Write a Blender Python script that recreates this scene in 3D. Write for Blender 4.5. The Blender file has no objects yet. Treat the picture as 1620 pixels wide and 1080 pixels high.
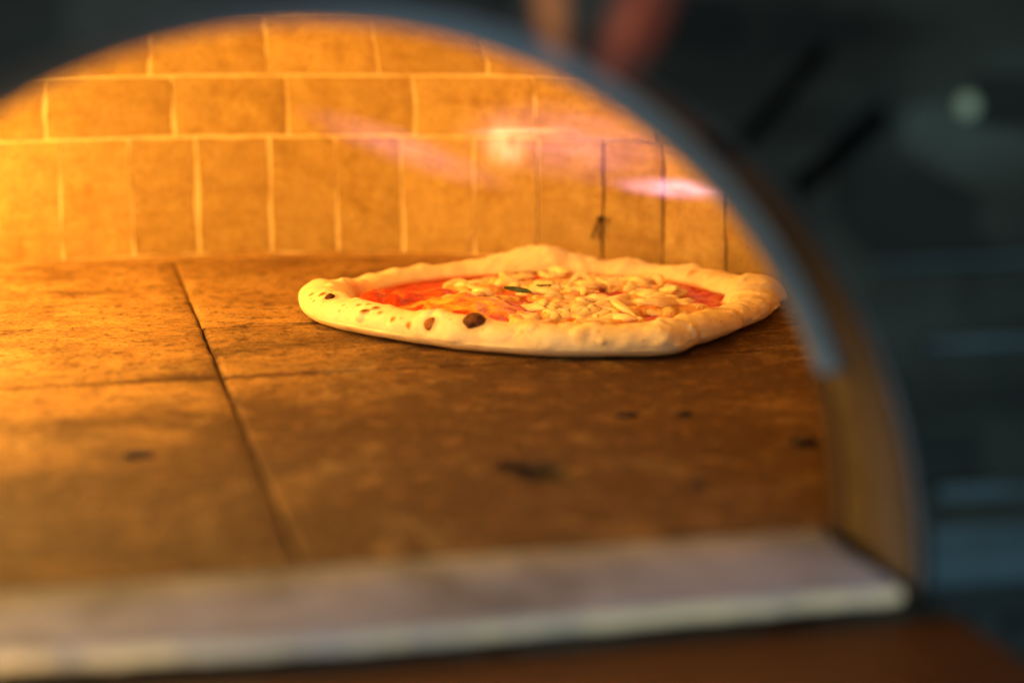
import bpy, bmesh, math, random
import numpy as np
from mathutils import Vector, Matrix, noise, Euler

# ------------------------------------------------------------------ scene, camera, light
scene = bpy.context.scene
COL = scene.collection
random.seed(7); rng = np.random.default_rng(7)
R_ = math.radians
PI = math.pi

cam_d = bpy.data.cameras.new("camera")
cam = bpy.data.objects.new("camera", cam_d); COL.objects.link(cam)
cam_d.sensor_fit = 'HORIZONTAL'; cam_d.sensor_width = 36.0
cam_d.lens = 2800.0/1620.0*36.0
cam_d.clip_start = 0.01; cam_d.clip_end = 50.0
cam.matrix_world = (Matrix.Translation((-0.3046, -1.1441, 0.1983))
                    @ Matrix.Rotation(R_(-13.81), 4, 'Z')
                    @ Matrix.Rotation(R_(90-10.5525), 4, 'X')
                    @ Matrix.Rotation(R_(-0.146), 4, 'Z'))
cam_d.dof.use_dof = True
cam_d.dof.focus_distance = 1.125
cam_d.dof.aperture_fstop = 3.0
cam_d.dof.aperture_blades = 0
scene.camera = cam

scene.view_settings.view_transform = 'Standard'
scene.view_settings.look = 'None'
scene.view_settings.exposure = 0.0
scene.view_settings.gamma = 1.0
scene.render.engine = 'CYCLES'
scene.cycles.use_denoising = True
scene.cycles.max_bounces = 10
scene.cycles.diffuse_bounces = 6
scene.cycles.sample_clamp_indirect = 6.0
scene.cycles.volume_step_rate = 0.5

world = bpy.data.worlds.new("World"); scene.world = world
world.use_nodes = True
bg = world.node_tree.nodes["Background"]
bg.inputs[0].default_value = (0.55, 0.80, 0.85, 1); bg.inputs[1].default_value = 0.012

def lamp(name, kind, loc, energy, color, size=0.05, target=None, size_y=None, parent=None):
    d = bpy.data.lights.new(name, kind); d.energy = energy; d.color = color
    if kind == 'AREA':
        d.size = size
        if size_y: d.shape = 'RECTANGLE'; d.size_y = size_y
    else: d.shadow_soft_size = size
    o = bpy.data.objects.new(name, d); COL.objects.link(o); o.location = loc
    if target is not None:
        o.rotation_euler = (Vector(target)-Vector(loc)).to_track_quat('-Z', 'Y').to_euler()
    if parent: o.parent = parent
    return o
# cool room light that reaches the steel front and the sill from outside the oven
lamp("room_window_light", 'AREA', (-0.15, -2.1, 0.85), 19.0, (0.87, 0.92, 1.0), 0.8, (-0.2, -0.58, 0.05))
lamp("front_room_light", 'AREA', (-0.95, -2.15, 0.38), 7.5, (0.86, 0.95, 0.95), 0.6, (-0.2, -0.55, 0.12))
lamp("low_blue_fill", 'AREA', (0.75, -1.35, -0.55), 8.0, (0.35, 0.72, 1.0), 0.7, (0.0, -0.6, 0.02), 0.35)  # added lamp that tints the lower right of the front blue

# ------------------------------------------------------------------ materials
class NT:
    def __init__(s, name):
        s.m = bpy.data.materials.new(name); s.m.use_nodes = True
        s.t = s.m.node_tree; s.n = s.t.nodes; s.l = s.t.links
        s.p = s.n["Principled BSDF"]; s.out = s.n["Material Output"]
        s.co = None
    def coord(s, kind='Object', scale=(1,1,1), rnd=True):
        tc = s.n.new('ShaderNodeTexCoord'); mp = s.n.new('ShaderNodeMapping')
        mp.inputs['Scale'].default_value = scale
        s.l.new(tc.outputs[kind], mp.inputs[0])
        if rnd:
            oi = s.n.new('ShaderNodeObjectInfo')
            mu = s.n.new('ShaderNodeMath'); mu.operation = 'MULTIPLY'; mu.inputs[1].default_value = 37.0
            s.l.new(oi.outputs['Random'], mu.inputs[0])
            cb = s.n.new('ShaderNodeCombineXYZ')
            s.l.new(mu.outputs[0], cb.inputs[0]); s.l.new(mu.outputs[0], cb.inputs[2])
            s.l.new(cb.outputs[0], mp.inputs['Location'])
        return mp.outputs[0]
    def noise(s, vec, scale, detail=4, rough=0.6, dist=0.0):
        t = s.n.new('ShaderNodeTexNoise')
        t.inputs['Scale'].default_value = scale; t.inputs['Detail'].default_value = detail
        t.inputs['Roughness'].default_value = rough; t.inputs['Distortion'].default_value = dist
        s.l.new(vec, t.inputs['Vector']); return t.outputs['Fac']
    def ramp(s, fac, stops, interp='LINEAR'):
        r = s.n.new('ShaderNodeValToRGB'); e = r.color_ramp; e.interpolation = interp
        while len(e.elements) < len(stops): e.elements.new(0.5)
        for el, (p, c) in zip(e.elements, stops):
            el.position = p; el.color = (*c, 1) if len(c) == 3 else c
        s.l.new(fac, r.inputs[0]); return r.outputs[0]
    def mix(s, fac, a, b, mode='MIX'):
        x = s.n.new('ShaderNodeMix'); x.data_type = 'RGBA'; x.blend_type = mode
        for sock, v in ((x.inputs[0], fac), (x.inputs[6], a), (x.inputs[7], b)):
            if hasattr(v, 'is_output'): s.l.new(v, sock)
            elif isinstance(v, (int, float)): sock.default_value = v
            else: sock.default_value = (*v, 1)
        return x.outputs[2]
    def attr(s, name):
        a = s.n.new('ShaderNodeAttribute'); a.attribute_name = name; return a.outputs['Fac']
    def math(s, op, a, b=None):
        x = s.n.new('ShaderNodeMath'); x.operation = op
        for i, v in enumerate((a, b)):
            if v is None: continue
            if hasattr(v, 'is_output'): s.l.new(v, x.inputs[i])
            else: x.inputs[i].default_value = v
        return x.outputs[0]
    def bump(s, h, strength, dist=0.001, prev=None):
        b = s.n.new('ShaderNodeBump'); b.inputs['Strength'].default_value = strength
        b.inputs['Distance'].default_value = dist
        s.l.new(h, b.inputs['Height'])
        if prev is not None: s.l.new(prev, b.inputs['Normal'])
        return b.outputs[0]
    def set(s, **k):
        names = dict(base='Base Color', rough='Roughness', metal='Metallic', normal='Normal',
                     sss='Subsurface Weight', coat='Coat Weight', spec='Specular IOR Level')
        for a, v in k.items():
            i = s.p.inputs[names[a]]
            if hasattr(v, 'is_output'): s.l.new(v, i)
            elif isinstance(v, (int, float)): i.default_value = v
            else: i.default_value = (*v, 1)
        return s

def mat_brick():
    s = NT("fire_brick")
    v = s.coord('Object'); vs = s.coord('Object', (14, 14, 110))
    a = s.noise(v, 55, 6, 0.65); b = s.noise(v, 16, 3, 0.5); g = s.noise(v, 520, 2, 0.7)
    st = s.noise(vs, 1.0, 3, 0.6)
    c = s.ramp(a, [(0.28, (0.26, 0.155, 0.036)), (0.5, (0.46, 0.305, 0.082)), (0.72, (0.60, 0.44, 0.145))])
    c = s.mix(s.ramp(b, [(0.35, (0,0,0)), (0.7, (1,1,1))]), c, (0.48, 0.335, 0.115))
    c = s.mix(s.math('MULTIPLY', s.ramp(st, [(0.5, (0,0,0)), (0.68, (1,1,1))]), 0.32), c, (0.33, 0.18, 0.05))
    c = s.mix(s.math('MULTIPLY', s.ramp(g, [(0.52, (0,0,0)), (0.66, (1,1,1))]), 0.6), c, (0.27, 0.145, 0.04))
    pit = s.noise(v, 210, 4, 0.7)
    c = s.mix(s.math('MULTIPLY', s.ramp(pit, [(0.56, (0,0,0)), (0.68, (1,1,1))]), 0.5), c, (0.24, 0.125, 0.033))
    oi = s.n.new('ShaderNodeObjectInfo')
    c = s.mix(1.0, c, s.ramp(oi.outputs['Random'], [(0, (0.80, 0.77, 0.72)), (1, (1.10, 1.10, 1.12))]), 'MULTIPLY')
    n = s.bump(a, 0.7, 0.0018); n = s.bump(g, 0.6, 0.0009, n)
    return s.set(base=c, rough=0.9, normal=n, spec=0.2).m
def mat_mortar():
    s = NT("pale_mortar"); v = s.coord('Object', rnd=False)
    a = s.noise(v, 90, 5, 0.7)
    c = s.ramp(a, [(0.3, (0.62, 0.47, 0.20)), (0.7, (0.80, 0.64, 0.32))])
    return s.set(base=c, rough=0.95, normal=s.bump(a, 0.8, 0.002), spec=0.1).m
def mat_tile():
    s = NT("oven_tile"); v = s.coord('Object'); vw = s.coord('Object', (1, 1.6, 1), rnd=False)
    big = s.noise(vw, 5.5, 4, 0.6, 0.6); mid = s.noise(v, 26, 6, 0.68, 0.4); fine = s.noise(v, 170, 5, 0.75)
    gr = s.noise(v, 700, 2, 0.6)
    c = s.ramp(mid, [(0.30, (0.15, 0.074, 0.020)), (0.48, (0.33, 0.182, 0.052)), (0.66, (0.47, 0.285, 0.090))])
    # baked-on soot, heavier toward the front right, with dimmer light painted in too
    so = s.attr("soot_shade")
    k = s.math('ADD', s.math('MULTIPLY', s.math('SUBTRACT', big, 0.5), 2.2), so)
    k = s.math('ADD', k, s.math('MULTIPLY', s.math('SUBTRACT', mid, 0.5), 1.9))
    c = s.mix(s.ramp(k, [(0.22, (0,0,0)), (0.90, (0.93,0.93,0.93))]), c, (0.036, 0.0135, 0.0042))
    fl = s.ramp(fine, [(0.60, (0,0,0)), (0.74, (1,1,1))])
    c = s.mix(s.math('MULTIPLY', fl, 0.45), c, (0.60, 0.42, 0.20))
    gt = s.noise(v, 75, 5, 0.75)
    c = s.mix(s.math('MULTIPLY', s.ramp(gt, [(0.54, (0,0,0)), (0.66, (1,1,1))]), 0.42), c, (0.36, 0.20, 0.060))
    du = s.noise(v, 10, 8, 0.78, 0.5)
    c = s.mix(s.math('MULTIPLY', s.ramp(du, [(0.54, (0,0,0)), (0.68, (1,1,1))]), 0.40), c, (0.50, 0.35, 0.14))
    dk = s.ramp(s.noise(v, 85, 5, 0.75), [(0.52, (0,0,0)), (0.64, (1,1,1))])
    c = s.mix(s.math('MULTIPLY', dk, 0.85), c, (0.07, 0.03, 0.012))
    sp = s.noise(v, 330, 3, 0.7)
    c = s.mix(s.math('MULTIPLY', s.ramp(sp, [(0.54, (0,0,0)), (0.64, (1,1,1))]), 0.7), c, (0.05, 0.02, 0.007))
    c = s.mix(s.attr("chip"), c, (0.012, 0.006, 0.003))
    n = s.bump(mid, 0.6, 0.005); n = s.bump(gt, 0.8, 0.003, n); n = s.bump(fine, 0.6, 0.0012, n); n = s.bump(gr, 0.3, 0.0005, n)
    return s.set(base=c, rough=s.ramp(fine, [(0.3, (0.60,)*3), (0.7, (0.90,)*3)]), normal=n, spec=0.22).m
def mat_metal(name, base, rough, streak=(6, 6, 500), var=0.25, metal=1.0, stain=None, soot_shade=False, spec=0.4, lip_highlight=False):
    s = NT(name); v = s.coord('Object', streak, rnd=False); w = s.coord('Object', rnd=False)
    a = s.noise(v, 1.0, 3, 0.6); b = s.noise(w, 18, 4, 0.6, 0.5)
    d = tuple(x*(1-var) for x in base); l = tuple(min(1, x*(1+var)) for x in base)
    c = s.ramp(a, [(0.3, d), (0.7, l)])
    if stain: c = s.mix(s.ramp(b, [(0.45, (0,0,0)), (0.70, (1,1,1))]), c, stain)
    if soot_shade: c = s.mix(s.math('MULTIPLY', s.attr("soot_shade"), 0.93), c, (0.012, 0.011, 0.010))
    if lip_highlight: c = s.mix(s.attr("lip_highlight"), c, (0.50, 0.45, 0.28))  # highlight along the sill's front edge painted into the colour
    r = s.ramp(b, [(0.3, (rough*0.8,)*3), (0.7, (min(1, rough*1.25),)*3)])
    return s.set(base=c, rough=r, metal=metal, normal=s.bump(a, 0.06, 0.0006), spec=spec).m
def mat_crust():
    s = NT("baked_dough"); v = s.coord('Object', rnd=False)
    a = s.noise(v, 34, 5, 0.6); f = s.noise(v, 260, 4, 0.7)
    c = s.ramp(a, [(0.3, (0.74, 0.58, 0.30)), (0.55, (0.83, 0.69, 0.39)), (0.75, (0.88, 0.77, 0.48))])
    c = s.mix(s.math('MULTIPLY', s.ramp(f, [(0.58, (0,0,0)), (0.75, (1,1,1))]), 0.35), c, (0.92, 0.84, 0.66))
    t = s.attr("toast")
    c = s.mix(s.ramp(t, [(0.0, (0,0,0)), (0.9, (1,1,1))]), c, (0.62, 0.34, 0.09))
    k = s.math('ADD', s.attr("char"), s.math('MULTIPLY', s.math('SUBTRACT', f, 0.5), 0.35))
    c = s.mix(s.ramp(k, [(0.06, (0,0,0)), (0.55, (1,1,1))]), c, (0.46, 0.19, 0.035))
    c = s.mix(s.ramp(k, [(0.50, (0,0,0)), (0.95, (1,1,1))]), c, (0.045, 0.017, 0.007))
    c = s.mix(s.ramp(s.attr("stain"), [(0.1, (0,0,0)), (0.9, (1,1,1))]), c, (0.72, 0.12, 0.015))
    m2 = s.noise(v, 110, 4, 0.6); n = s.bump(a, 0.3, 0.003); n = s.bump(m2, 0.35, 0.0016, n); n = s.bump(f, 0.6, 0.0010, n)
    c = s.mix(s.math('MULTIPLY', s.ramp(m2, [(0.5, (0,0,0)), (0.72, (1,1,1))]), 0.30), c, (0.66, 0.46, 0.20))
    s.set(base=c, rough=0.92, normal=n, spec=0.10, sss=0.04)
    s.p.inputs['Subsurface Radius'].default_value = (0.004, 0.0025, 0.001)
    s.p.inputs['Subsurface Scale'].default_value = 1.0
    return s.m
def mat_blister(name, hi, lo):
    s = NT(name); v = s.coord('Object')
    a = s.noise(v, 160, 4, 0.6)
    c = s.ramp(a, [(0.35, lo), (0.65, hi)])
    return s.set(base=c, rough=0.7, spec=0.2, normal=s.bump(a, 0.4, 0.001)).m
def mat_sauce():
    s = NT("tomato_sauce"); v = s.coord('Object', rnd=False)
    a = s.noise(v, 60, 5, 0.6, 0.6); f = s.noise(v, 300, 4, 0.7)
    c = s.ramp(a, [(0.3, (0.34, 0.015, 0.003)), (0.5, (0.58, 0.042, 0.006)), (0.61, (0.72, 0.20, 0.022))])
    b = s.math('ADD', s.attr("bubble"), s.math('MULTIPLY', s.math('SUBTRACT', a, 0.52), 2.8))
    c2 = s.ramp(s.noise(v, 95, 4, 0.65, 0.5), [(0.36, (0.72, 0.12, 0.012)), (0.52, (0.78, 0.33, 0.03)), (0.68, (0.86, 0.56, 0.10))])
    c = s.mix(s.ramp(b, [(0.25, (0,0,0)), (0.6, (1,1,1))]), c, c2)
    n = s.bump(a, 0.5, 0.002); n = s.bump(f, 0.4, 0.0008, n)
    return s.set(base=c, rough=s.ramp(f, [(0.35, (0.22,)*3), (0.7, (0.6,)*3)]), normal=n).m
def mat_cheese():
    s = NT("melted_mozzarella"); v = s.coord('Object')
    a = s.noise(v, 90, 4, 0.6); f = s.noise(v, 420, 3, 0.6)
    oi = s.n.new('ShaderNodeObjectInfo')
    c = s.ramp(a, [(0.3, (0.78, 0.59, 0.21)), (0.6, (0.88, 0.73, 0.35))])
    c = s.mix(s.math('MULTIPLY', oi.outputs['Random'], 0.25), c, (0.88, 0.62, 0.22))
    c = s.mix(s.math('MULTIPLY', s.ramp(s.noise(v, 50, 3, 0.5), [(0.58, (0,0,0)), (0.75, (1,1,1))]), 0.35), c, (0.82, 0.42, 0.10))
    s.set(base=c, rough=0.30, normal=s.bump(f, 0.10, 0.0005), sss=0.2)
    s.p.inputs['Subsurface Radius'].default_value = (0.004, 0.003, 0.0012)
    s.p.inputs['Subsurface Scale'].default_value = 1.0
    return s.m
def mat_pool():
    s = NT("oily_melted_cheese"); v = s.coord('Object', rnd=False)
    a = s.noise(v, 70, 5, 0.65, 0.4); f = s.noise(v, 380, 3, 0.6)
    c = s.ramp(a, [(0.30, (0.60, 0.12, 0.015)), (0.45, (0.74, 0.30, 0.05)), (0.60, (0.84, 0.60, 0.20)), (0.75, (0.86, 0.70, 0.36))])
    return s.set(base=c, rough=s.ramp(a, [(0.3, (0.25,)*3), (0.7, (0.5,)*3)]), normal=s.bump(f, 0.2, 0.0008, s.bump(a, 0.4, 0.0015)), sss=0.1).m
def mat_plain(name, c, rough=0.6, metal=0.0, scale=200, var=0.3, spec=0.4):
    s = NT(name); v = s.coord('Object'); a = s.noise(v, scale, 4, 0.65)
    return s.set(base=s.ramp(a, [(0.3, tuple(x*(1-var) for x in c)), (0.7, tuple(min(1, x*(1+var)) for x in c))]),
                 rough=rough, metal=metal, spec=spec, normal=s.bump(a, 0.3, 0.0008)).m
def mat_flame(name, core, edge, strength, nscale=2.2, stretch=(1,1,1), power=1.6):
    """glowing gas: emission in the volume, thick in the middle, ragged to the edge (unit sphere mesh)"""
    m = bpy.data.materials.new(name); m.use_nodes = True
    s = NT.__new__(NT); s.m = m; s.t = m.node_tree; s.n = s.t.nodes; s.l = s.t.links
    s.n.remove(s.n["Principled BSDF"]); s.out = s.n["Material Output"]
    tc = s.n.new('ShaderNodeTexCoord')
    ln = s.n.new('ShaderNodeVectorMath'); ln.operation = 'LENGTH'; s.l.new(tc.outputs['Object'], ln.inputs[0])
    mp = s.coord('Object', stretch)
    nz = s.noise(mp, nscale, 3, 0.55, 0.3)
    d = s.math('SUBTRACT', 1.0, ln.outputs['Value'])
    d = s.math('MAXIMUM', d, 0.0)
    d = s.math('POWER', d, power)
    k = s.math('MAXIMUM', s.math('SUBTRACT', s.math('MULTIPLY', nz, 2.6), 0.75), 0.0)
    d = s.math('MULTIPLY', d, k)
    e = s.n.new('ShaderNodeEmission')
    s.l.new(s.ramp(d, [(0.02, edge), (0.45, core)]), e.inputs[0])
    s.l.new(s.math('MULTIPLY', d, strength), e.inputs[1])
    s.l.new(e.outputs[0], s.out.inputs['Volume'])
    return m

def mat_front():
    s = NT("dark_smoked_steel"); v = s.coord('Object', (5, 5, 22), rnd=False); w = s.coord('Object', (9, 9, 9), rnd=False)
    a = s.noise(v, 1.0, 4, 0.6, 0.3); b = s.noise(w, 1.0, 3, 0.5, 0.8)
    c = s.ramp(a, [(0.32, (0.006, 0.007, 0.005)), (0.52, (0.015, 0.018, 0.0145)), (0.72, (0.026, 0.036, 0.032))])
    c = s.mix(s.ramp(b, [(0.46, (0,0,0)), (0.74, (1,1,1))]), c, (0.005, 0.005, 0.004))
    vo = s.n.new('ShaderNodeTexVoronoi'); vo.distance = 'CHEBYCHEV'; vo.inputs['Scale'].default_value = 1.0
    s.l.new(s.coord('Object', (26, 26, 48), rnd=False), vo.inputs['Vector'])
    c = s.mix(0.75, c, s.ramp(vo.outputs['Color'], [(0.2, (0.18, 0.19, 0.16)), (0.8, (1.35, 1.42, 1.30))]), 'MULTIPLY')
    return s.set(base=c, rough=0.55, spec=0.06).m
M = dict(pool=mat_pool(), bead=mat_plain("ash_and_mortar", (0.40, 0.235, 0.070), 0.9, scale=120, var=0.35), brick=mat_brick(), mortar=mat_mortar(), tile=mat_tile(),
         front=mat_front(),
         trim=mat_metal("brushed_steel_trim", (0.026, 0.050, 0.058), 0.45, (9, 9, 90), 0.5, 0.0, (0.010, 0.016, 0.018), False, 0.1),
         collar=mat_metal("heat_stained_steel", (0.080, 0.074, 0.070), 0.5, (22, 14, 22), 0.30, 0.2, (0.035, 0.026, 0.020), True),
         lip=mat_metal("blued_steel", (0.20, 0.25, 0.27), 0.6, (8, 8, 300), 0.15, 0.1),
         sill=mat_metal("pale_sill_with_highlight", (0.175, 0.205, 0.28), 0.7, (60, 8, 8), 0.15, 0.0, (0.065, 0.068, 0.075), False, 0.2, True),
         shelf=mat_metal("brown_heat_tinted_shelf", (0.07, 0.024, 0.004), 0.5, (6, 200, 6), 0.25, 0.0, None, False, 0.15),
         black=mat_plain("black_cavity", (0.001, 0.001, 0.001), 0.9, spec=0.0),
         soot_shade=mat_plain("charred_bits", (0.03, 0.016, 0.009), 0.85),
         iron=mat_plain("dark_iron_probe", (0.05, 0.03, 0.02), 0.6, 0.4),
         crust=mat_crust(), sauce=mat_sauce(), cheese=mat_cheese(),
         basil=mat_plain("wilted_basil", (0.05, 0.085, 0.02), 0.5),
         blister=mat_blister("toasted_blister", (0.40, 0.16, 0.03), (0.17, 0.06, 0.014)),
         darkblister=mat_blister("burnt_blister", (0.16, 0.055, 0.014), (0.040, 0.014, 0.006)))

# ------------------------------------------------------------------ helpers
def link(name, me, mat, parent=None, loc=(0,0,0), smooth=True, label=None, kind=None):
    o = bpy.data.objects.new(name, me); COL.objects.link(o)
    if mat and not me.materials: me.materials.append(mat)
    if smooth: me.polygons.foreach_set('use_smooth', [True]*len(me.polygons))
    o.location = loc
    if parent: o.parent = parent
    if label: o['label'] = label
    if kind: o['kind'] = kind
    return o
def mesh(name, verts, faces):
    me = bpy.data.meshes.new(name); me.from_pydata([tuple(v) for v in verts], [], faces); me.update(); return me
def thing(name, label, cat, loc=(0,0,0), group=None):
    o = bpy.data.objects.new(name, None); COL.objects.link(o); o.location = loc; o.empty_display_size = 0.05
    o['label'] = label; o['category'] = cat
    if group: o['group'] = group
    return o
def tag(o, label, cat, group=None):
    o['label'] = label; o['category'] = cat
    if group: o['group'] = group
    return o
def box_mesh(name, lo, hi, bevel=0.0, seg=2):
    bm = bmesh.new(); bmesh.ops.create_cube(bm, size=1.0)
    lo, hi = Vector(lo), Vector(hi)
    for v in bm.verts: v.co = Vector([lo[i] + (v.co[i]+0.5)*(hi[i]-lo[i]) for i in range(3)])
    if bevel: bmesh.ops.bevel(bm, geom=bm.edges[:], offset=bevel, segments=seg, affect='EDGES', profile=0.5)
    me = bpy.data.meshes.new(name); bm.to_mesh(me); bm.free(); return me
def tube_mesh(name, pts, rad, sides=10, cap=True):
    pts = [Vector(p) for p in pts]; rad = rad if hasattr(rad, '__len__') else [rad]*len(pts)
    V, F = [], []; up = None
    for i, p in enumerate(pts):
        t = (pts[min(i+1, len(pts)-1)]-pts[max(i-1, 0)]).normalized()
        if up is None: up = t.orthogonal().normalized()
        up = (up - t*up.dot(t)).normalized(); sd = t.cross(up)
        for k in range(sides):
            a = 2*PI*k/sides; V.append(p + (up*math.cos(a)+sd*math.sin(a))*rad[i])
    for i in range(len(pts)-1):
        for k in range(sides):
            a, b = i*sides+k, i*sides+(k+1) % sides
            F.append((a, b, b+sides, a+sides))
    if cap: F.append(tuple(range(sides-1, -1, -1))); F.append(tuple(range((len(pts)-1)*sides, len(pts)*sides)))
    return mesh(name, V, F)
def flat_plate(name, loops, depth):
    """2-D outline (x,z) with holes -> plate of the given depth, its front in the plane y = 0"""
    cu = bpy.data.curves.new(name, 'CURVE'); cu.dimensions = '2D'; cu.fill_mode = 'BOTH'; cu.extrude = depth/2
    for lp in loops:
        sp = cu.splines.new('POLY'); sp.points.add(len(lp)-1)
        for q, (x, z) in zip(sp.points, lp): q.co = (x, z, 0, 1)
        sp.use_cyclic_u = True
    o = bpy.data.objects.new(name, cu); COL.objects.link(o)
    me = bpy.data.meshes.new_from_object(o.evaluated_get(bpy.context.evaluated_depsgraph_get()))
    bpy.data.objects.remove(o); bpy.data.curves.remove(cu)
    me.transform(Matrix.Translation((0, depth/2, 0)) @ Matrix.Rotation(PI/2, 4, 'X'))
    return me
def nz(x, y, z=0.0): return noise.noise(Vector((x, y, z)))

# ------------------------------------------------------------------ the oven
oven = thing("pizza_oven", "round brick pizza oven with an arched steel mouth, seen from just outside", "pizza oven", (-0.23, -0.155, 0))
OV = Vector(oven.location)
CX, CY, RW = -0.23, -0.155, 0.485
FY, BY, LY = -0.604, -0.535, -0.556          # planes of the steel front and of the inner lip plate

def rad_at(z):
    return RW if z <= 0.1 else RW*math.sqrt(max(0.0, 1-((z-0.1)/0.25)**2))

# mortar shell of wall and dome
def shell():
    V, F = [], []
    zs = [-0.002] + list(np.linspace(0.006, 0.345, 44)); n = 180
    for z in zs:
        for k in range(n+1):
            a = R_(-52 + 284*k/n); deg = math.degrees(a)
            dry = 1/(1+math.exp((deg-50)/2.5)) if z < 0.101 else (1/(1+math.exp((deg-56)/1.5)) if 0.148 < z < 0.2 else 0.0)
            r = rad_at(z) + 0.0001 + 0.007*dry + 0.0002*nz(a*40, z*120)
            V.append((r*math.cos(a), r*math.sin(a), z))
    V.append((0, 0, 0.352)); top = len(V)-1
    m = n+1
    for i in range(len(zs)-1):
        for k in range(n): F.append((i*m+k, i*m+k+m, i*m+k+m+1, i*m+k+1))
    for k in range(n): F.append(((len(zs)-1)*m+k, top, (len(zs)-1)*m+k+1))
    return mesh("wall", V, F)
wall = link("wall", shell(), M['mortar'], oven)

def brick(a0, a1, z0, z1, seed):
    nx, nzz = 7, 8
    half = 0.0012 if math.degrees((a0+a1)/2) > 50 else 0.0008
    am, zm = (a0+a1)/2, (z0+z1)/2; r0 = rad_at(zm)
    org = Vector((r0*math.cos(am), r0*math.sin(am), zm))
    off = -0.0004 - abs(nz(seed*3.1, 1.7))*0.0004
    V = []; F = []
    us = [0, 0.0, 0.022, 0.2, 0.5, 0.8, 0.978, 1.0, 1.0]; vs = [0, 0.0, 0.022, 0.2, 0.4, 0.6, 0.8, 0.978, 1.0, 1.0]
    for j, v in enumerate(vs):
        for i, u in enumerate(us):
            z = z0 + v*(z1-z0); a = a0 + u*(a1-a0); r = rad_at(z)
            da = half/r; dz = half
            wob = 0.0026*nz(seed*7.7+v*3.5*(1 if u < 0.5 else 1.3), u*2.0, 3.3)
            wz = 0.0016*nz(seed*5.3+u*3.5, v*2.0, 9.1)
            a += (da if u < 0.02 else (-da if u > 0.98 else 0)) + wob/r
            z += (dz if v < 0.02 else (-dz if v > 0.98 else 0)) + wz
            rr = r + off - 0.0003*abs(nz(a*30, z*60, seed))
            edge = (u in (0, 1.0)) or (v in (0, 1.0))
            if edge: rr += 0.0003
            if i in (0, len(us)-1) or j in (0, len(vs)-1): rr = r + 0.02
            V.append(Vector((rr*math.cos(a), rr*math.sin(a), z)) - org)
    m = len(us)
    for j in range(len(vs)-1):
        for i in range(m-1): F.append((j*m+i, j*m+i+m, j*m+i+m+1, j*m+i+1))
    o = link("brick", mesh("brick", V, F), M['brick'], wall, org)
    o.data.set_sharp_from_angle(angle=R_(38)); return o
def course(joints, z0, z1, sd):
    for k in range(len(joints)-1):
        a0, a1 = joints[k], joints[k+1]
        am = R_((a0+a1)/2)
        if CY + RW*math.sin(am) < -0.50: continue
        brick(R_(a0), R_(a1), z0, z1, sd+k)
def extend(known, step, lo=-52, hi=232):
    j = list(known)
    while j[0]-step > lo: j.insert(0, j[0]-step)
    while j[-1]+step < hi: j.append(j[-1]+step)
    return j
course(extend([33.84, 40.64, 46.97, 53.78, 60.28, 67.45, 73.96, 80.44, 87.51, 93.83, 100.49], 6.66), 0.0012, 0.0982, 10)
course(extend([41.44, 53.97, 66.13, 78.55, 89.47, 101.52], 12.1), 0.0982, 0.1478, 100)
course(extend([58.54, 69.41, 80.28, 91.64], 11.2), 0.1478, 0.1975, 200)
course(extend([52.0, 63.5, 75.0, 86.0], 11.6), 0.1975, 0.243, 300)

# soft bead of mortar and ash where wall meets floor
def cove():
    V, F = [], []; n, m = 260, 6
    for k in range(n+1):
        a = R_(-50+280*k/n); w = 0.030*(0.75+0.6*nz(a*9, 0.3)+0.3*nz(a*40, 2)); h = 0.0020*(0.9+0.7*nz(a*14, 5.5))
        dry = 1/(1+math.exp((math.degrees(a)-48)/3)); w *= 1-0.7*dry; h *= 1-0.75*dry
        for i in range(m+1):
            t = i/m; r = RW + 0.002 - w*t; z = max(0.0, h*(1-t)**1.6) - (0.001 if i == m else 0)
            V.append((r*math.cos(a), r*math.sin(a), z+0.0002))
    for k in range(n):
        for i in range(m): F.append((k*(m+1)+i, k*(m+1)+i+1, (k+1)*(m+1)+i+1, (k+1)*(m+1)+i))
    return mesh("mortar_bead", V, F)
link("mortar_bead", cove(), M['bead'], oven)

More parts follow.
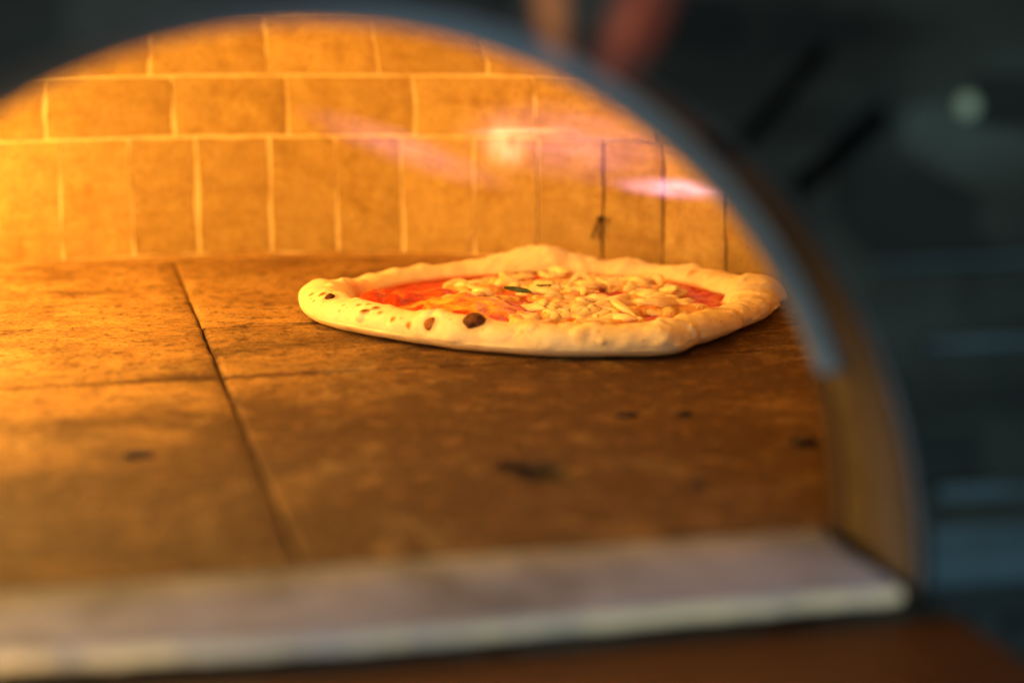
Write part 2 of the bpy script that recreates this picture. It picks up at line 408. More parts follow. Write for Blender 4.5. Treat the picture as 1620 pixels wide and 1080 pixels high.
# floor: bed and big fired tiles
floor_bed = link("oven_floor", box_mesh("oven_floor", (-0.56, -0.372, -0.05), (0.56, 0.56, -0.012)), M['soot_shade'], oven, smooth=False)
CHIP = (-0.1126, -0.412)
def tile(x0, x1, y0, y1, nx, ny, seed, fine=None):
    cx, cy = (x0+x1)/2, (y0+y1)/2; V = []; soot_shade = []; chip = []
    def spaced(n, a, b, g):
        t = np.linspace(0, 1, n)
        q = a+g+t*(b-a-2*g); return [a+g, a+g, a+g+0.0022] + list(q[1:-1]) + [b-g-0.0022, b-g, b-g]
    xs, ys = spaced(nx, x0, x1, 0.0007), spaced(ny, y0, y1, 0.0017)
    m = len(xs)
    for j, y in enumerate(ys):
        for i, x in enumerate(xs):
            z = 0.0005*nz(x*9, y*9, seed)+0.0003*nz(x*60, y*60, seed)
            ex = i in (1, m-2) or j in (1, len(ys)-2)
            if ex: z -= 0.0013+0.0012*nz(x*140, y*140, seed)
            xx, yy = x, y
            if i < 2 or i > m-3: xx += 0.0007*nz(x*5, y*70, seed)
            if j < 2 or j > len(ys)-3: yy += 0.0007*nz(x*70, y*5, seed+3)
            ch = 0.0
            dx, dy = (x-CHIP[0]), (y-CHIP[1]); dx2, dy2 = dx*0.96+dy*0.28, -dx*0.28+dy*0.96
            q = math.hypot(dx2/0.0140, dy2/0.022)*(1+0.35*nz(x*90, y*90, 4))
            if q < 1: z -= 0.008*(1-q*q); ch = min(1, 4.0*(1-q))
            if i in (0, m-1) or j in (0, len(ys)-1): z = -0.02
            V.append((xx-cx, yy-cy, z)); chip.append(ch)
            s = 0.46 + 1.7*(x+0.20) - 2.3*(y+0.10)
            s += 0.7 if j in (0, 1, len(ys)-2, len(ys)-1) else (0.35 if ex else 0.0); soot_shade.append(max(-0.3, min(1.15 if ex else 1.08, s)))
    F = [(j*m+i, j*m+i+1, j*m+i+1+m, j*m+i+m) for j in range(len(ys)-1) for i in range(m-1)]
    me = mesh("floor_tile", V, F)
    for nme, d in (("soot_shade", soot_shade), ("chip", chip)):
        at = me.attributes.new(nme, 'FLOAT', 'POINT'); at.data.foreach_set('value', d)
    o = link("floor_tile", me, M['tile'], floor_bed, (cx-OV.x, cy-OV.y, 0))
    o.data.set_sharp_from_angle(angle=R_(50)); return o
JX, JY = -0.2313, -0.177
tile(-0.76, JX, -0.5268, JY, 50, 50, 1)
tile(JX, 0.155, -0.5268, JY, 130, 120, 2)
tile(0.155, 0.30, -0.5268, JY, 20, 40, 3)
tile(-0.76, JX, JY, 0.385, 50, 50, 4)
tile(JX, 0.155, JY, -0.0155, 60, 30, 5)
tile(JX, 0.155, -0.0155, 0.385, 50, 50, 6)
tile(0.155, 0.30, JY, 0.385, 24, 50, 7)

# steel front with arched mouth and radial vent slots
def arc(cx, r, zb, n=64, a0=0.0, a1=PI):
    return [(cx+r*math.cos(a0+(a1-a0)*k/n), r*math.sin(a0+(a1-a0)*k/n)) for k in range(n+1)]
def slot_loop(p, q, w):
    p, q = Vector(p), Vector(q); t = (q-p).normalized(); nrm = Vector((-t.y, t.x))*w; L = []
    for c, s, st in ((q, 1, -PI/2), (p, -1, PI/2)):
        for k in range(7):
            a = st+PI*k/6; L.append(tuple(c + t*math.cos(a)*w + nrm.normalized()*math.sin(a)*w))
    return L
MX = -0.229; MR = 0.2015
SLOTS = [((-0.0735, 0.142), (-0.0475, 0.1633), 0.0040), ((-0.0935, 0.1575), (-0.0680, 0.1850), 0.0030),
         ]
mouth = arc(MX, MR, 0)
x0, x1, zb, zt = -0.80, 0.36, -0.30, 0.46
outline = [(x0, zb), (x1, zb), (x1, zt), (x0, zt)]
hole = [(MX-MR, -0.006)] + [(x, z) for x, z in reversed(mouth)] + [(MX+MR, -0.006)]
front = link("front_panel", flat_plate("front_panel", [outline, hole]+[slot_loop(*s) for s in SLOTS], 0.003), M['front'], oven,
             (-OV.x, FY-OV.y, 0), smooth=False)
for p, q, w in SLOTS:
    c = ((p[0]+q[0])/2, (p[1]+q[1])/2); t = math.atan2(q[1]-p[1], q[0]-p[0]); L = math.hypot(q[0]-p[0], q[1]-p[1])/2+0.006
    o = link("vent_duct", box_mesh("vent_duct", (-L, 0, -w-0.003), (L, 0.02, w+0.003)), M['black'], front, (c[0], 0.0032, c[1]), smooth=False)
    o.rotation_euler = (0, -t, 0)
# casing behind the front keeps the room's light out of the shell
link("casing", box_mesh("casing", (-0.57, -0.4485, -0.30), (0.59, 0.62, 0.455)), M['black'], oven, smooth=False) if False else None

def ring(name, prof, a0, a1, n, cx, mat, parent, thickness=None):
    """sweep an (r, y) profile round the mouth's axis"""
    V, F = [], []; m = len(prof)
    for k in range(n+1):
        a = a0+(a1-a0)*k/n
        for r, y in prof: V.append((cx+r*math.cos(a)-OV.x, y-OV.y, r*math.sin(a)))
    for k in range(n):
        for i in range(m-1): F.append((k*m+i, k*m+i+1, (k+1)*m+i+1, (k+1)*m+i))
    return link(name, mesh(name, V, F), mat, parent)
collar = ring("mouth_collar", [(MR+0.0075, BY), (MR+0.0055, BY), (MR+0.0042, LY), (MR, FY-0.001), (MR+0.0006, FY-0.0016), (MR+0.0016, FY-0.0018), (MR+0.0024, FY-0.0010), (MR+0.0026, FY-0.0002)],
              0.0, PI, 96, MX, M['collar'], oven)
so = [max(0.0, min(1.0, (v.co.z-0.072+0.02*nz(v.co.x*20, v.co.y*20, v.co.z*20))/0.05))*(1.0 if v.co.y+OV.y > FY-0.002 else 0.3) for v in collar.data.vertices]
at = collar.data.attributes.new("soot_shade", 'FLOAT', 'POINT'); at.data.foreach_set('value', so)  # shade on the upper collar painted into its colour by height
# inner lip: arched plate set at the back of the collar, its ends stopping short of the floor
LR, LX = 0.1948, -0.2270
zl = 0.068; aL = math.asin(zl/LR)
inn = arc(LX, LR, 0, 60, aL, PI-aL)
big = [(x0+0.2, zl), (x0+0.2, 0.44), (x1-0.02, 0.44), (x1-0.02, zl)]
link("inner_lip", flat_plate("inner_lip", [[(LX+LR*math.cos(aL), zl)] + [(MX+math.sqrt((MR+0.0038)**2-zl*zl), zl)] + [(x, z) for x, z in arc(MX, MR+0.0038, 0, 60, math.asin(zl/(MR+0.0038)), PI-math.asin(zl/(MR+0.0038)))] + [(MX-math.sqrt((MR+0.0038)**2-zl*zl), zl)] + list(reversed(inn))], 0.004),
     M['lip'], collar, (-OV.x, LY-OV.y, 0), smooth=False)
# brick-lined front wall of the chamber on both sides of the mouth (behind the lip)
hole2 = [(MX-MR-0.006, -0.02)] + [(x, z) for x, z in reversed(arc(MX, MR+0.006, 0))] + [(MX+MR+0.006, -0.02)]
link("inner_front_wall", flat_plate("inner_front_wall", [[(-0.60, -0.02)] + hole2 + [(0.14, -0.02), (0.14, 0.36), (-0.60, 0.36)]], 0.012),
     M['soot_shade'], oven, (-OV.x, BY+0.0045-OV.y, 0), smooth=False)

# sill: pale scuffed slab along the front of the floor
def sill_mesh():
    nx, prof = 120, [(-0.5282, -0.006), (-0.5282, -0.0005), (-0.530, 0.0008), (-0.56, 0.0008), (-0.590, 0.0008), (-0.6005, 0.0008), (-0.6030, 0.0002), (-0.6042, -0.0012), (-0.6045, -0.0034), (-0.6038, -0.0046), (-0.600, -0.0046)]
    V, F = [], []; m = len(prof); lip_highlight = []
    for i in range(nx+1):
        x = MX-MR+0.0015 + (2*MR-0.006)*i/nx
        for k, (y, z) in enumerate(prof):
            e = 0.9 if y < -0.599 else 0.25
            y2 = y + e*(0.0012*nz(x*55, 0.2) + 0.0008*nz(x*170, 1.2)); z2 = z + e*(0.0006*nz(x*120, k*0.4+3) - 0.0010*max(0, nz(x*42, 8.8)-0.25)*4)
            y2 += 0.0115*max(0.0, min(1.3, (-0.225-x)/0.12))**1.2*max(0.0, min(1.0, (-0.56-y)/0.03))
            if k in (0, len(prof)-1): z2 = z
            V.append((x-OV.x, y2-OV.y, z2)); lip_highlight.append(max(0.0, min(1.0, 0.80+0.6*nz(x*38, 4.4)+0.5*nz(x*110, 2.2))) if y < -0.6025 else 0.0)
    for i in range(nx):
        for k in range(m-1): F.append((i*m+k, i*m+k+1, (i+1)*m+k+1, (i+1)*m+k))
    me = mesh("sill", V, F); at = me.attributes.new("lip_highlight", 'FLOAT', 'POINT'); at.data.foreach_set('value', lip_highlight); return me
link("sill", sill_mesh(), M['sill'], oven)
# landing shelf just under the sill
link("landing_shelf", box_mesh("landing_shelf", (-0.60-OV.x, -1.00-OV.y, -0.022), (-0.012-OV.x, FY-0.0020-OV.y, -0.0085), 0.003), M['shelf'], oven)
# horizontal trim strips on the right of the front
for za, zc, yy, xa in ((0.114, 0.1165, 0.0012, -0.050), (0.0850, 0.0885, 0.0012, -0.028), (0.0320, 0.0370, 0.0012, MX+MR+0.006), (0.0005, 0.0225, 0.0016, MX+MR+0.004)):
    link("trim_strip", box_mesh("trim_strip", (xa, -yy-0.0015, za), (0.355, -0.0002, zc), 0.0008), M['trim'], front, (0, 0, 0))
# glowing bead standing in for a round highlight on the right of the front
mI = NT("pale_green_highlight"); mI.set(base=(0.10, 0.13, 0.09), rough=0.5)
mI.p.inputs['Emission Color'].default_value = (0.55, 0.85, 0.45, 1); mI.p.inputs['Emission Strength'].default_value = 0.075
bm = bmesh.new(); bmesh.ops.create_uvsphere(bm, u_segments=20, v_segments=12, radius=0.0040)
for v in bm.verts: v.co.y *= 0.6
me = bpy.data.meshes.new("highlight_spot"); bm.to_mesh(me); bm.free()
link("highlight_spot", me, mI.m, front, (-0.0160, -0.0008, 0.1671))

# temperature probe sticking out of the back wall
def on_wall(deg, z, off): return Vector(((RW-off)*math.cos(R_(deg)), (RW-off)*math.sin(R_(deg)), z))
tip = on_wall(46.96, 0.0367, 0.007)
probe = link("temperature_probe", tube_mesh("temperature_probe", [on_wall(46.96, 0.0367, -0.01), on_wall(46.96, 0.0367, 0.004), tip], 0.0010, 8), M['iron'], oven)
bm = bmesh.new(); bmesh.ops.create_icosphere(bm, subdivisions=2, radius=0.0026)
me = bpy.data.meshes.new("tip"); bm.to_mesh(me); bm.free()
link("tip", me, M['iron'], probe, tip)
link("probe_leg_or_shadow", tube_mesh("probe_leg_or_shadow", [tip, on_wall(47.45, 0.0295, 0.007), on_wall(48.05, 0.0205, 0.003)], 0.0008, 6), M['iron'], probe)
link("probe_leg_or_shadow", tube_mesh("probe_leg_or_shadow", [tip, on_wall(47.12, 0.0290, 0.009), on_wall(47.05, 0.0205, 0.004)], 0.0005, 6), M['iron'], probe)  # thin dark rod in place of the probe's shadow

# ------------------------------------------------------------------ fire
def flame(loc, scl, rot, mat, label):
    bm = bmesh.new(); bmesh.ops.create_icosphere(bm, subdivisions=3, radius=1.0)
    me = bpy.data.meshes.new("flame"); bm.to_mesh(me); bm.free()
    o = link("flame", me, mat, None, loc); o.scale = scl; o.rotation_euler = rot
    return tag(o, label, "flame", "flames licking through the oven")
def build_fire():
    # burner fire at the left of the chamber, outside the picture
    m0 = mat_flame("burner_flame", (1.0, 0.62, 0.18), (1.0, 0.25, 0.03), 700)
    flame((-0.585, -0.14, 0.075), (0.04, 0.08, 0.09), (0, 0, 0), m0, "tall yellow fire at the front left side of the chamber")
    flame((-0.520, 0.165, 0.075), (0.04, 0.06, 0.09), (0, 0, 0), m0, "tall yellow fire at the back left side of the chamber")
    lamp("burner_light", 'POINT', (-0.585, -0.14, 0.12), 4.5, (1.0, 0.58, 0.125), 0.05)
    lamp("burner_light", 'POINT', (-0.500, 0.165, 0.16), 5.4, (1.0, 0.58, 0.125), 0.05)
    lamp("rolling_flame_light", 'POINT', (-0.36, -0.24, 0.24), 3.1, (1.0, 0.58, 0.125), 0.06)
    # thin gas flames rolling across in front of the back wall
    pink = mat_flame("pink_gas_flame", (1.0, 0.62, 0.78), (0.75, 0.28, 0.60), 130, 3.2, (1, 1, 0.5), 1.2)
    yel = mat_flame("yellow_gas_flame", (1.0, 0.72, 0.35), (1.0, 0.42, 0.16), 110, 1.6, (1, 1, 1), 1.5)
    vio = mat_flame("violet_gas_veil", (0.85, 0.34, 0.60), (0.75, 0.24, 0.45), 16, 3.6, (1, 1, 1.6), 1.0)
    flame((0.136, 0.12, 0.0670), (0.060, 0.014, 0.0105), (0, R_(4), R_(-14)), pink, "bright pink gas flame at the right edge of the mouth")
    flame((0.025, 0.17, 0.1085), (0.062, 0.012, 0.0050), (0, R_(-1), R_(-14)), yel, "thin pale yellow flame streak below the second brick course")
    flame((0.012, 0.17, 0.100), (0.026, 0.014, 0.032), (0, 0, 0), yel, "small yellow flame puff under the pale streak")
    flame((-0.065, 0.16, 0.098), (0.095, 0.025, 0.017), (0, R_(20), R_(-14)), vio, "faint violet flame veil slanting down left of the pale streak")
    flame((0.065, 0.15, 0.100), (0.10, 0.03, 0.035), (0, R_(8), R_(-14)), vio, "broad faint pink flame veil behind the pizza")
    lamp("gas_flame_light", 'POINT', (0.05, 0.12, 0.15), 0.15, (1.0, 0.55, 0.3), 0.05)
    # two emissive streaks, orange and red, over the top of the mouth
    org = mat_flame("orange_streak", (1.0, 0.34, 0.07), (0.8, 0.20, 0.05), 95, 1.2, (1, 1, 0.6), 0.8)
    red = mat_flame("red_streak", (0.8, 0.16, 0.06), (0.6, 0.10, 0.06), 42, 1.2, (1, 1, 0.6), 0.8)
    flame((-0.1640, -0.622, 0.201), (0.0070, 0.006, 0.026), (0, R_(-6), 0), org, "glowing orange streak over the top of the mouth")
    flame((-0.1370, -0.622, 0.197), (0.0120, 0.008, 0.028), (0, R_(24), 0), red, "glowing dull red streak right of the orange one above the mouth")
    # added warm lamp with no flame under the left end of the sill
    lamp("under_sill_fill", 'POINT', (-0.360, -0.650, -0.003), 0.5, (1.0, 0.50, 0.10), 0.02)
build_fire()

# ------------------------------------------------------------------ pizza
pizza = thing("pizza", "whole margherita pizza with blistered pale crust baking on the oven floor", "pizza", (-0.004, -0.016, 0))
def periodic(tab):
    t = sorted(tab); xs = np.array([a for a, _ in t], float); ys = np.array([b for _, b in t], float)
    xs = np.r_[xs[-2:]-360, xs, xs[:2]+360]; ys = np.r_[ys[-2:], ys, ys[:2]]
    def f(q):
        q = np.mod(np.asarray(q, float), 360); i = np.clip(np.searchsorted(xs, q)-1, 1, len(xs)-3)
        t = (q-xs[i])/(xs[i+1]-xs[i]); p0, p1, p2, p3 = ys[i-1], ys[i], ys[i+1], ys[i+2]
        return 0.5*(2*p1+(p2-p0)*t+(2*p0-5*p1+4*p2-p3)*t**2+(3*p1-p0-3*p2+p3)*t**3)
    return f
Ro = periodic([(0,.155),(20,.156),(45,.154),(75,.152),(105,.152),(135,.156),(160,.164),(185,.161),(205,.153),(228,.152),(250,.162),(268,.171),(280,.178),(290,.161),(312,.147),(335,.152),(347,.157)])
Wd = periodic([(0,.034),(40,.030),(75,.034),(110,.028),(150,.034),(172,.037),(205,.035),(230,.031),(250,.027),(280,.030),(315,.030),(345,.034)])
Ht = periodic([(0,.020),(25,.017),(50,.0165),(64,.019),(77,.0262),(92,.0195),(110,.0162),(140,.0160),(166,.0200),(200,.0215),(228,.0212),(245,.0200),(262,.0188),(280,.0185),(310,.0165),(335,.0185),(348,.022)])
NA, NP = 1080, 112
th = np.linspace(0, 360, NA, endpoint=False); ph = np.linspace(0, 2*PI, NP, endpoint=False)
TH, PH = np.meshgrid(th, ph, indexing='ij')
ro, w, h = Ro(TH), Wd(TH), Ht(TH)
sp = lambda x, e: np.sign(x)*np.abs(x)**e
cx = ro - w/2
rr = cx + w/2*sp(np.cos(PH), 0.9)
zz = h*0.5 + h*0.5*sp(np.sin(PH), 0.85)
zz = np.where(np.sin(PH) < 0, h*0.5*(1+np.sin(PH)*0.93), zz)
# inner side slopes down into the topping
inner = np.clip(-np.cos(PH), 0, 1); zz = zz - 0.0035*inner**2*(np.sin(PH) > 0)
X = rr*np.cos(np.radians(TH)); Y = rr*np.sin(np.radians(TH)); Z = zz.copy()
nb = np.empty_like(X)
flatX, flatY, flatZ = X.ravel(), Y.ravel(), Z.ravel()
nbf = np.array([0.0030*nz(x*20, y*20, z*20) + 0.0014*nz(x*58, y*62, z*62+5) + 0.0004*nz(x*170, y*170, z*170) for x, y, z in zip(flatX, flatY, flatZ)]).reshape(X.shape)
norm_r = np.cos(PH); norm_z = np.sin(PH)
damp = np.where(norm_z < -0.3, 0.25, 1.0)
for t0, wd, am in ((276.5,1.2,.0007),(280,1.6,.0012),(284,1.3,.0013),(287.5,1.6,.0006),(336,1.6,.0016),(341,1.4,.0026),(345.5,1.8,.0030),(352,2.0,.0018),(52,3,.0015),(62,2.5,.0018),(318,2.5,.0010)):
    wob = t0 + 5*np.sin(PH*1.5+t0)*0.6
    nbf = nbf + am*np.exp(-((TH-wob)/wd)**2)*(np.sin(PH) > -0.2)
X += nbf*damp*norm_r*np.cos(np.radians(TH)); Y += nbf*damp*norm_r*np.sin(np.radians(TH)); Z += nbf*damp*norm_z
# blisters: (theta, phi in degrees, radius m, lift m, char)
SPOTS = [(180,47,.0024,.0006,.62),(184,64,.0030,.0010,.72),(188,69,.0056,.0006,.42),(185,34,.0015,.0002,.5),(182.5,40,.0013,.0001,.4),(177.5,94,.0016,.0001,.42),(197,51,.0015,.0002,.42),(199,44,.0011,.0001,.35),
         (201,69,.0020,.0003,.5),(203.5,77,.0022,.0003,.52),(207,43,.0028,.0010,.72),(208,64,.0029,.0010,.72),(211.5,47,.0021,.0004,.5),(216.5,30,.0022,.0005,.58),(222,17,.0026,.0005,.55),
         (219,36,.0011,.0001,.35),(205,57,.0011,.0001,.38),(190,30,.0010,.0001,.3),(228,30,.0060,.0006,.34),(238.5,69,.0098,.0010,.36),(233,48,.0014,.0002,.3),(262,36,.0055,.0006,.20),
         (266,13,.0030,.0014,.0),(22,124,.0050,.0006,.40),(307,99,.0055,.0006,.40),(296,88,.0040,.0004,.28),(250,40,.0018,.0002,.25),(90,60,.008,.0015,.0),(72,118,.010,.003,.0),(60,100,.006,.002,.0)]
rb = random.Random(11)
SPOTS += [(rb.uniform(0, 360), rb.uniform(5, 130), rb.uniform(.003, .008), rb.uniform(.0004, .0016), 0.0) for _ in range(90)]
SPOTS += [(rb.uniform(170, 320), rb.uniform(10, 90), rb.uniform(.0008, .0016), .0001, rb.uniform(.2, .36)) for _ in range(26)]
char = np.zeros_like(X); toast = np.zeros_like(X); stain = np.zeros_like(X)
def surf(t, p):
    i = int(round(t/360*NA)) % NA; j = int(round(math.radians(p)/(2*PI)*NP)) % NP
    return np.array([X[i, j], Y[i, j], Z[i, j]])
for t, p, r, lift, c in SPOTS:
    q = surf(t, p); d = np.sqrt((X-q[0])**2+(Y-q[1])**2+(Z-q[2])**2)/r
    g = np.clip(1-d**2, 0, 1)
    X += lift*g*norm_r*np.cos(np.radians(TH)); Y += lift*g*norm_r*np.sin(np.radians(TH)); Z += lift*g*norm_z
    char = np.maximum(char, c*np.clip(1.35-d, 0, 1)/0.9)
# toasted underside edge, burnt line where it touches the floor on the left front
low = np.clip(1-(Z-0.001)/0.006, 0, 1)
toast = np.maximum(toast, low*0.75)
lf = np.exp(-((TH-215)/38)**2)
char = np.maximum(char, np.clip(1-(Z-0.0005)/0.0028, 0, 1)*lf*0.9)
# sauce creeping up the inner wall
stain = np.clip((0.011-Z)/0.004, 0, 1)*(np.cos(PH) < -0.3)
st2 = np.exp(-((TH-152)/13)**2)*np.clip((-np.cos(PH)-0.1)/0.6, 0, 1)
stain = np.maximum(stain, st2*0.55)
V = np.stack([X.ravel(), Y.ravel(), np.maximum(Z.ravel(), 0.0006)], 1)
idx = np.arange(NA*NP).reshape(NA, NP)
F = np.stack([idx, np.roll(idx, -1, 0), np.roll(np.roll(idx, -1, 0), -1, 1), np.roll(idx, -1, 1)], -1).reshape(-1, 4)
me = mesh("crust", V, F.tolist())
for nme, d in (("char", char), ("toast", toast), ("stain", stain)):
    at = me.attributes.new(nme, 'FLOAT', 'POINT'); at.data.foreach_set('value', d.ravel().astype(np.float32))
crust = link("crust", me, M['crust'], pizza)
# large burnt blisters
def blister(t, p, r, mat, peak=0.9, label=None, tilt=0.0):
    q = Vector(surf(t, p)); i = int(t/360*NA); a = math.radians(t); b = math.radians(p)
    nrm = Vector((math.cos(b)*math.cos(a), math.cos(b)*math.sin(a), math.sin(b))).normalized()
    bm = bmesh.new(); bmesh.ops.create_icosphere(bm, subdivisions=3, radius=1.0)
    for v in bm.verts:
        n = 1+0.18*nz(v.co.x*1.6+t, v.co.y*1.6, v.co.z*1.6)
        v.co = v.co*n*r; v.co.z *= peak
        if v.co.z > 0: v.co.x += tilt*v.co.z
    me = bpy.data.meshes.new("blister"); bm.to_mesh(me); bm.free()
    o = link("blister", me, mat, crust, q - nrm*r*0.30, label=label)
    o.rotation_euler = nrm.to_track_quat('Z', 'X').to_euler()
    return o
blister(188, 69, 0.0036, M['darkblister'], 0.8, "small dark brown blister on the left end of the crust")
blister(228, 30, 0.0041, M['blister'], 0.6, "brown domed blister on the front of the crust")
blister(238.5, 69, 0.0072, M['darkblister'], 0.85, "large burnt pointed blister on the front rim", tilt=-0.3)

# base, sauce
def topping_height(x, y):
    z = 0.0062 + 0.0020*nz(x*45, y*45, 1) + 0.0020*abs(nz(x*85, y*85, 4)) + 0.0012*nz(x*150, y*150, 2); b = 0.0
    for bx, by, sx, sy, ang, hh, k in BUMPS:
        c, s = math.cos(ang), math.sin(ang); dx, dy = x-bx, y-by
        u, v = (dx*c+dy*s)/sx, (-dx*s+dy*c)/sy; g = math.exp(-(u*u+v*v)**1.3)
        z += hh*g*(1+0.25*nz(x*120, y*120, 7)); b = max(b, g*k)
    return z, b
BUMPS = [(-0.066, -0.040, 0.040, 0.034, R_(-30), 0.0120, 1.0), (-0.1133, 0.0277, 0.008, 0.016, 0, 0.0080, 0.35), (-0.0988, 0.0239, 0.007, 0.010, 0, 0.0065, 0.0),
         (-0.085, 0.045, 0.010, 0.008, 0, 0.004, 0.0), (-0.062, 0.055, 0.012, 0.009, 0.3, 0.0035, 0.1), (0.01, 0.0, 0.07, 0.06, 0, 0.002, 0.0)]
Vs, Fs, bub = [], [], []
nr, na = 70, 240
Vs.append((0, 0, topping_height(0, 0)[0])); bub.append(0)
for i in range(1, nr+1):
    for k in range(na):
        t = 360*k/na; rmax = float(Ro(t)-Wd(t)*0.72); r = rmax*i/nr
        x, y = r*math.cos(math.radians(t)), r*math.sin(math.radians(t)); z, b = topping_height(x, y)
        Vs.append((x, y, z)); bub.append(b)
for k in range(na): Fs.append((0, 1+k, 1+(k+1) % na))
for i in range(nr-1):
    for k in range(na): Fs.append((1+i*na+k, 1+(i+1)*na+k, 1+(i+1)*na+(k+1) % na, 1+i*na+(k+1) % na))
me = mesh("tomato_sauce", Vs, Fs)
at = me.attributes.new("bubble", 'FLOAT', 'POINT'); at.data.foreach_set('value', bub)
link("tomato_sauce", me, M['sauce'], pizza)
Vb = [(0, 0, 0.003)] + [(float(Ro(t)-Wd(t)*0.5)*math.cos(math.radians(t)), float(Ro(t)-Wd(t)*0.5)*math.sin(math.radians(t)), 0.003) for t in range(0, 360, 5)]
link("dough_base", mesh("dough_base", Vb, [(0, 1+k, 1+(k+1) % 72) for k in range(72)]), M['crust'], pizza)

# cheese: shreds of mozzarella melted over one another
variants = []
for vi in range(22):
    L = random.uniform(0.011, 0.026) if vi > 5 else random.uniform(0.005, 0.008)
    n = 7; pts = []; bend = random.uniform(-1.0, 1.0)*0.55*L; s2 = random.uniform(-1, 1)*0.12*L
    rad0 = random.uniform(0.0030, 0.0044)
    rads = []
    for k in range(n+1):
        t = k/n*2-1
        pts.append((t*L/2, bend*(1-t*t)+s2*math.sin(t*PI), 0.0006*nz(vi*3.3+t*2, 1)))
        rads.append(rad0*(0.25+0.75*max(0, 1-abs(t)**4)**0.5)*(1+0.24*nz(vi*5.1+t*2.0, 4)))
    pts = [(pts[0][0]-rad0*0.35, pts[0][1], 0)] + pts + [(pts[-1][0]+rad0*0.35, pts[-1][1], 0)]
    rads = [rad0*0.08]+rads+[rad0*0.08]
    me = tube_mesh("cheese_shred", pts, rads, 14)
    for v in me.vertices: v.co.z *= 0.74 if v.co.z > 0 else 0.6
    me.materials.append(M['cheese']); me.polygons.foreach_set('use_smooth', [True]*len(me.polygons))
    variants.append((me, L, rad0))
hm = {}
def hget(x, y): return hm.get((round(x/0.004), round(y/0.004)), 0.0)
placed = 0; tries = 0; blobs = []
while placed < 230 and tries < 9000:
    tries += 1
    r = 0.124*math.sqrt(random.random()); t = random.uniform(0, 2*PI); x, y = r*math.cos(t), r*math.sin(t)
    dd = math.degrees(t) % 360; lim = float(Ro(dd)-Wd(dd)*0.80)
    if r > lim-0.006: continue
    # right-of-camera coordinate (across the picture) and depth
    u = x*0.971-y*0.239; v = x*0.239+y*0.971
    if u < -0.066+0.012*nz(v*50, 3) and random.random() < 0.95: continue
    if u < -0.018 and v < -0.018: continue
    dens = 1.0 - 0.75*max(0, (abs(u-0.028)/0.10))**3 - 0.9*max(0, (r-0.080)/0.04)
    gap = nz(x*32, y*32, 8.8)
    if random.random() > dens or gap > 0.24: continue
    me, L, r0 = random.choice(variants)
    hh = hget(x, y)
    if hh > 0.0062: continue
    z = topping_height(x, y)[0] + hh*0.7 + r0*0.35
    o = bpy.data.objects.new("cheese_shred", me); COL.objects.link(o); o.parent = pizza
    sc = random.uniform(0.85, 1.2)
    ang = random.gauss(-0.25, 0.95)
    o.location = (x, y, z); o.rotation_euler = (random.uniform(-.5, .5), random.gauss(0, 0.12), ang); o.scale = (sc, sc, sc)
    placed += 1
    for k in (-1, -.5, 0, .5, 1): blobs.append((x+math.cos(ang)*L/2*k*0.9, y+math.sin(ang)*L/2*k*0.9))
    for k in range(-4, 5):
        px, py = x+math.cos(ang)*L/2*k/4, y+math.sin(ang)*L/2*k/4
        for ox in (-1, 0, 1):
            for oy in (-1, 0, 1):
                key = (round(px/0.004)+ox*0, round(py/0.004)+oy*0); hm[key] = max(hm.get(key, 0), hh*0.7+r0*0.9)
# thin pool of melted cheese the shreds have run into
def pool():
    n = 210; g = np.linspace(-0.125, 0.125, n); GX, GY = np.meshgrid(g, g, indexing='ij'); Fd = np.zeros_like(GX)
    for bx, by in blobs: Fd += np.exp(-((GX-bx)**2+(GY-by)**2)/0.0040**2)
    idx = {}; V, F = [], []
    for i in range(n):
        for j in range(n):
            f = Fd[i, j] + 0.25*nz(GX[i, j]*160, GY[i, j]*160, 3)
            if Fd[i, j] > 0.4:
                t = max(0.0, min(1.0, (f-0.75)/0.9)); t = t*t*(3-2*t)
                idx[i, j] = len(V); V.append((GX[i, j], GY[i, j], topping_height(GX[i, j], GY[i, j])[0] - 0.0012 + 0.0050*t + 0.0006*nz(GX[i, j]*120, GY[i, j]*120, 6)))
    for i in range(n-1):
        for j in range(n-1):
            q = [(i, j), (i+1, j), (i+1, j+1), (i, j+1)]
            if all(k in idx for k in q): F.append([idx[k] for k in q])
    return mesh("melted_cheese", V, F)
link("melted_cheese", pool(), M['pool'], pizza)
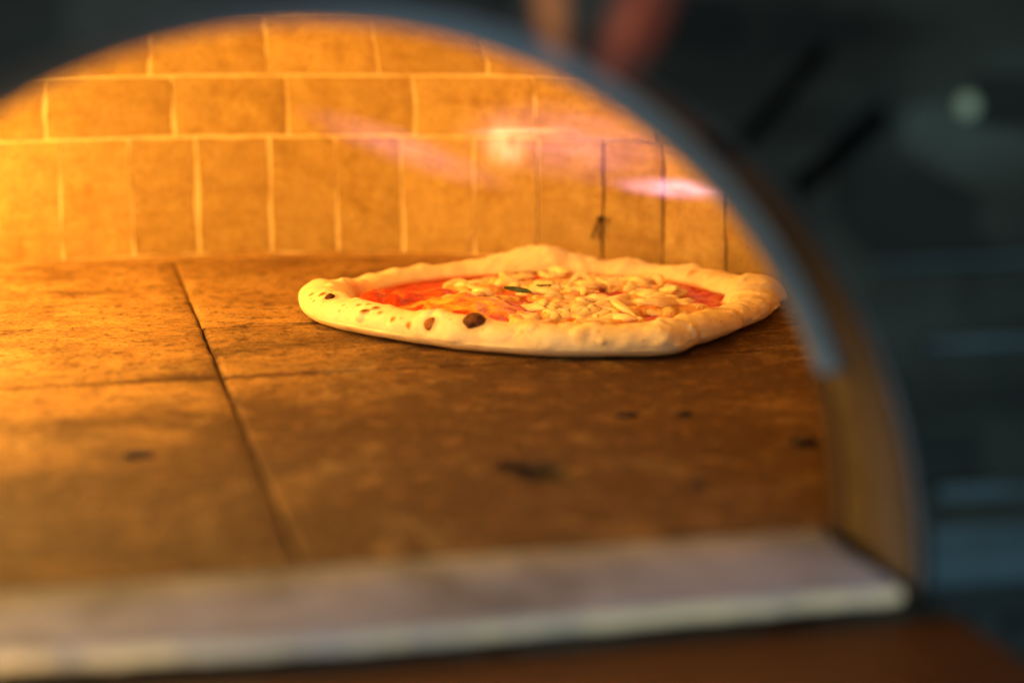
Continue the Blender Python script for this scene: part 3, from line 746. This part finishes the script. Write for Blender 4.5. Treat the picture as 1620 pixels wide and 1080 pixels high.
# basil
def leaf(x, y, z, L, Wl, rot):
    V, F = [], []; n, m = 8, 4
    for i in range(n+1):
        t = i/n; wv = Wl*math.sin(PI*min(1, t*0.95+0.03))**0.8
        for k in range(m+1):
            s = k/m*2-1; V.append((t*L-L/2, s*wv/2, 0.0012*s*s+0.0009*nz(t*4+x*90, s*2)))
    for i in range(n):
        for k in range(m): F.append((i*(m+1)+k, (i+1)*(m+1)+k, (i+1)*(m+1)+k+1, i*(m+1)+k+1))
    o = link("basil_leaf", mesh("basil_leaf", V, F), M['basil'], pizza, (x, y, z)); o.rotation_euler = rot
leaf(-0.019, 0.001, 0.0155, 0.019, 0.010, (R_(12), R_(8), R_(-22)))
leaf(0.003, 0.017, 0.0155, 0.012, 0.007, (R_(-8), R_(4), R_(20)))

# ------------------------------------------------------------------ crumbs on the floor
def crumb(x, y, r, label, sx=1.6):
    bm = bmesh.new(); bmesh.ops.create_icosphere(bm, subdivisions=2, radius=r)
    for v in bm.verts:
        v.co *= 1+0.45*nz(v.co.x/r*1.3+x*50, v.co.y/r*1.3+y*50, v.co.z/r*1.3); v.co.x *= sx; v.co.z *= 0.55
    me = bpy.data.meshes.new("crumb"); bm.to_mesh(me); bm.free()
    tag(link("crumb", me, M['soot_shade'], None, (x, y, r*0.30)), label, "crumb", "charred crumbs on the oven floor")
crumb(-0.0156, -0.3278, 0.0033, "small round black crumb in front of the pizza's right half", 1.2)
crumb(-0.0450, -0.3245, 0.0030, "flat black crumb just left of a round one in front of the pizza", 2.0)
crumb(0.0189, -0.3977, 0.0042, "largest black crumb, near the right side of the mouth", 1.8)
crumb(-0.0544, -0.4573, 0.0030, "black crumb near the sill, right of the dark chip in the floor", 1.2)
crumb(-0.2828, -0.3449, 0.0030, "flat black crumb on the left front tile", 2.4)
pts = [(-0.1695, -0.018, 0.0008), (-0.163, -0.022, 0.0016), (-0.1575, -0.021, 0.0010), (-0.153, -0.016, 0.0032), (-0.1500, -0.009, 0.0060)]
tag(link("burnt_fibre", tube_mesh("burnt_fibre", pts, 0.00035, 6), M['soot_shade']), "thin curled burnt fibre on the floor at the pizza's left end", "fibre")
